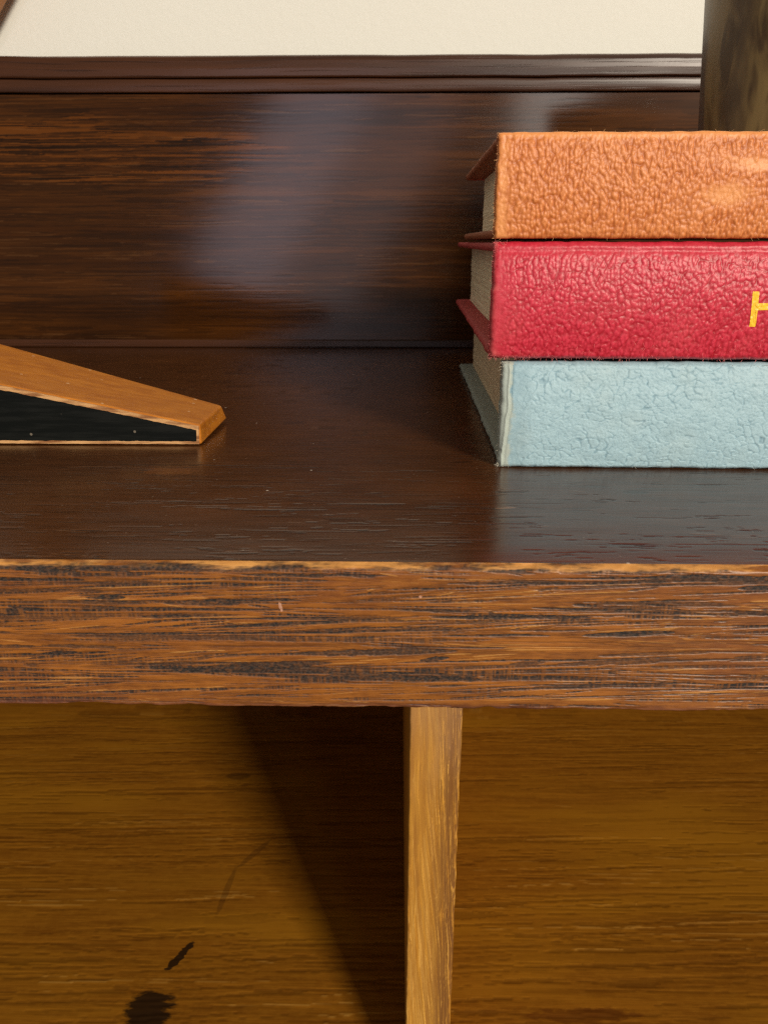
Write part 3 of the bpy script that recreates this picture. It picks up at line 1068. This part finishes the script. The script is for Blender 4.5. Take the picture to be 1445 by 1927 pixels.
ZR = 0.0279
TR = 0.0272
redb = make_book('red', (0.0222, 0.1919, ZR), R(-1.3), TR, 0.178,
                 'crimson red book with a yellow letter, between the orange and the blue book', 0.0, 0.0,
                 M['red'], M['red_in'], M['pages'], 0.0018)
roots = [((r_.uniform(0, L) if r_.random() < .8 else r_.uniform(0, .01), r_.uniform(-0.0004, 0.0006), r_.uniform(-0.0001, 0.0012)), (0, -0.7, -0.8)) for _ in range(380)]
roots += [((r_.uniform(-0.0003, 0.0015), 0.0003, r_.uniform(0, TR)), (-0.8, -0.8, 0.3)) for _ in range(150)]
roots += [((r_.uniform(0.0, 0.003), 0.0002, r_.uniform(TR - .0025, TR)), (-0.5, -0.8, 0.3)) for _ in range(100)]
roots += [((r_.uniform(0.001, L), -0.0012, r_.uniform(0.001, 0.010)), (0.2, -0.3, -0.7)) for _ in range(250)]
fibres(redb, M['fib_red'], roots, 2, 0.0003, 0.0011, 0.00003)

ZO = ZR + TR + 0.0007
TO = 0.0226
orange = make_book('orange', (0.0221, 0.1920, ZO), R(-1.0), TO, 0.114,
                   'orange book with a pebbled, scuffed spine, topmost in the stack under the vase', 0.0, 0.0,
                   M['orange'], M['orange_in'], M['pages'], 0.0006)
roots = [((r_.uniform(0, L), r_.uniform(0, 0.0005), TO - 0.0002), (0.4, -0.4, 0.5)) for _ in range(45)]
roots += [((r_.uniform(0, L), 0.0003, 0.0003), (0, -0.7, -0.5)) for _ in range(60)]
roots += [((r_.uniform(-0.0003, 0.0006), 0.0003, r_.uniform(0, TO)), (-0.8, -0.6, 0)) for _ in range(90)]
fibres(orange, M['fib_orange'], roots, 3, 0.0003, 0.0012, 0.00003)

# the three longer curled threads standing up from the orange spine
# gilt letter H pressed on the red spine, following its grain
def gilt_letter():
    strokes = []
    x0 = 0.0605
    zt, zb = TR - 0.0110, TR - 0.0191
    # slightly leaning capital H: left stem, bar, right stem, small serifs
    def quad(a, b, c, d):
        strokes.append((a, b, c, d))
    w_ = 0.0014
    quad((x0, zt), (x0 + 0.0015, zt), (x0 + 0.0020, zb), (x0 + 0.0005, zb))
    quad((x0 + w_ - 0.0002, zt - 0.0027), (x0 + 0.0089, zt - 0.0025), (x0 + 0.0089, zt - 0.0041), (x0 + w_ - 0.0002, zt - 0.0043))
    quad((x0 + 0.0086, zt), (x0 + 0.0104, zt), (x0 + 0.0109, zb), (x0 + 0.0092, zb))
    V, F = [], []
    for k, q in enumerate(strokes):
        n = 36
        q = np.array(q)
        a = np.linspace(0, 1, n)
        U, W = np.meshgrid(a, a, indexing='ij')
        P = (q[0] * (1 - U[..., None]) + q[1] * U[..., None]) * (1 - W[..., None]) + (q[3] * (1 - U[..., None]) + q[2] * U[..., None]) * W[..., None]
        X, Z = P[..., 0], P[..., 1]
        rg = (vnoise(Z * 2500, X * 2500, 3, 2) - .5) * .00012
        X = X + rg * ((U < .05) | (U > .95))
        h, _, _ = spine_height('red', X, Z, L, TR)
        Y = profile_y('red', Z, TR) - h - 0.00004 - 0.000015 * k
        b = len(V)
        V += np.stack([X, Y, Z], -1).reshape(-1, 3).tolist()
        i = np.arange(n * n).reshape(n, n) + b
        F += np.stack([i[:-1, :-1], i[:-1, 1:], i[1:, 1:], i[1:, :-1]], -1).reshape(-1, 4).tolist()
    return mesh('gilt_letter', V, F)


link('gilt_letter', gilt_letter(), M['gilt'], redb, smooth=True)

# ------------------------------------------------------------------ vase on the books
def lathe(name, prof, n=96):
    V, F = [], []
    for (r, z) in prof:
        for k in range(n):
            a = 2 * math.pi * k / n
            V.append((r * math.cos(a), r * math.sin(a), z))
    for i in range(len(prof) - 1):
        for k in range(n):
            m = (k + 1) % n
            F.append((i * n + k, i * n + m, (i + 1) * n + m, (i + 1) * n + k))
    F.append(tuple(range(n))[::-1])
    F.append(tuple((len(prof) - 1) * n + k for k in range(n)))
    return mesh(name, V, F)


ZV = ZO + TO
vp = [(0.0, 0.0005), (0.0292, 0.0), (0.0303, 0.0012)]
for i in range(30):
    t = i / 29
    z = 0.0022 + 0.056 * t
    vp.append((0.0318 + 0.0040 * t, z))
vp += [(0.0359, 0.0590), (0.0350, 0.0596), (0.0337, 0.0588), (0.0320, 0.03), (0.0300, 0.008), (0.0, 0.007)]
vp = [(max(r, 0.0002), z) for r, z in vp]
vase = link('vase', lathe('vase', vp), M['vase'], None, smooth=True)
vase.location = (0.1335, 0.286, ZV)
vase['label'] = 'mottled brown and olive vase with smooth sides standing on the orange book'
vase['category'] = 'vase'


# ------------------------------------------------------------------ wedge
def wedge():
    t = empty('wooden_wedge', (-0.0563, 0.2134, 0), 'honey-coloured wooden wedge with a black painted side lying on the shelf', 'wooden wedge')
    # in local metres, the tip at the origin, the wedge rising to the left
    import bmesh
    bm = bmesh.new()
    xl = -0.115
    sl = 0.207
    def ht(x):
        return 0.0060 - sl * x
    pts = [(xl, 0.0, 0.0002), (xl, 0.060, 0.0002), (-0.0, 0.030, 0.0002), (0.0, 0.0, 0.0002),
           (xl, 0.0, ht(xl)), (xl, 0.060, ht(xl)), (0.0, 0.027, ht(0)), (0.0, 0.0, ht(0))]
    # chamfered tip end: the end face leans back to the right
    pts[2] = (0.0010, 0.0300, 0.0012)
    pts[6] = (0.0000, 0.0275, ht(0))
    vs = [bm.verts.new(p) for p in pts]
    for q in [(0, 1, 2, 3), (4, 7, 6, 5), (0, 3, 7, 4), (1, 5, 6, 2), (0, 4, 5, 1), (3, 2, 6, 7)]:
        bm.faces.new([vs[i] for i in q])
    bmesh.ops.recalc_face_normals(bm, faces=bm.faces)
    bmesh.ops.bevel(bm, geom=list(bm.edges), offset=0.0007, segments=4, profile=0.5, affect='EDGES')
    me = bpy.data.meshes.new('wedge_body')
    bm.to_mesh(me)
    bm.free()
    link('wedge_body', me, M['wedge'], t)
    # worn rim: a thin veneer of bare wood framing the painted side
    def plate(name, outline, y0, y1, mat, seed, rag):
        V = []
        n = len(outline)
        P = []
        for i in range(n):
            a, b = np.array(outline[i]), np.array(outline[(i + 1) % n])
            m = max(2, int(np.linalg.norm(b - a) / 0.0006))
            for k in range(m):
                p = a + (b - a) * k / m
                nn = (vnoise(p[0] * 700, p[1] * 700, seed, 3) - .5) * rag
                P.append((p[0], p[1] + nn))
        for y in (y0, y1):
            V += [(x, y, z) for x, z in P]
        m = len(P)
        F = [tuple(range(m)), tuple(range(m, 2 * m))[::-1]]
        F += [(i, m + i, m + (i + 1) % m, (i + 1) % m) for i in range(m)]
        return link(name, mesh(name, V, F), mat, t)
    plate('worn_edge', [(xl + 0.001, 0.0004), (-0.0006, 0.0004), (-0.0004, ht(0) - 0.0004), (xl + 0.001, ht(xl) - 0.0004)], -0.0004, 0.0005, M['edge'], 4, 0.0002)
    plate('black_panel', [(xl + 0.002, 0.0013), (-0.0013, 0.0013), (-0.0011, ht(0) - 0.0014), (xl + 0.002, ht(xl) - 0.0019)], -0.0006, 0.0003, M['black'], 9, 0.00035)
    return t


wedge()

# ------------------------------------------------------------------ slanted wooden piece in the top left corner, leaning on the wall
add = empty('wooden_bar', (-0.196, 0.430, 0.1421), 'orange-brown wooden piece showing only in the top left corner, before the pale wall', 'wooden bar')
v, f = box(-0.100, 0.0, -0.004, 0.004, 0.0, 0.16, 0.0010)
b = link('bar_body', mesh('bar_body', v, f), M['wedge'], add)
b.rotation_euler = (0, R(38), 0)
b.location = (-0.0105, 0.0, 0.0060)

print('objects', len(bpy.data.objects), 'tris', sum(len(o.data.loops) - 2 * len(o.data.polygons) for o in bpy.data.objects if o.type == 'MESH'))
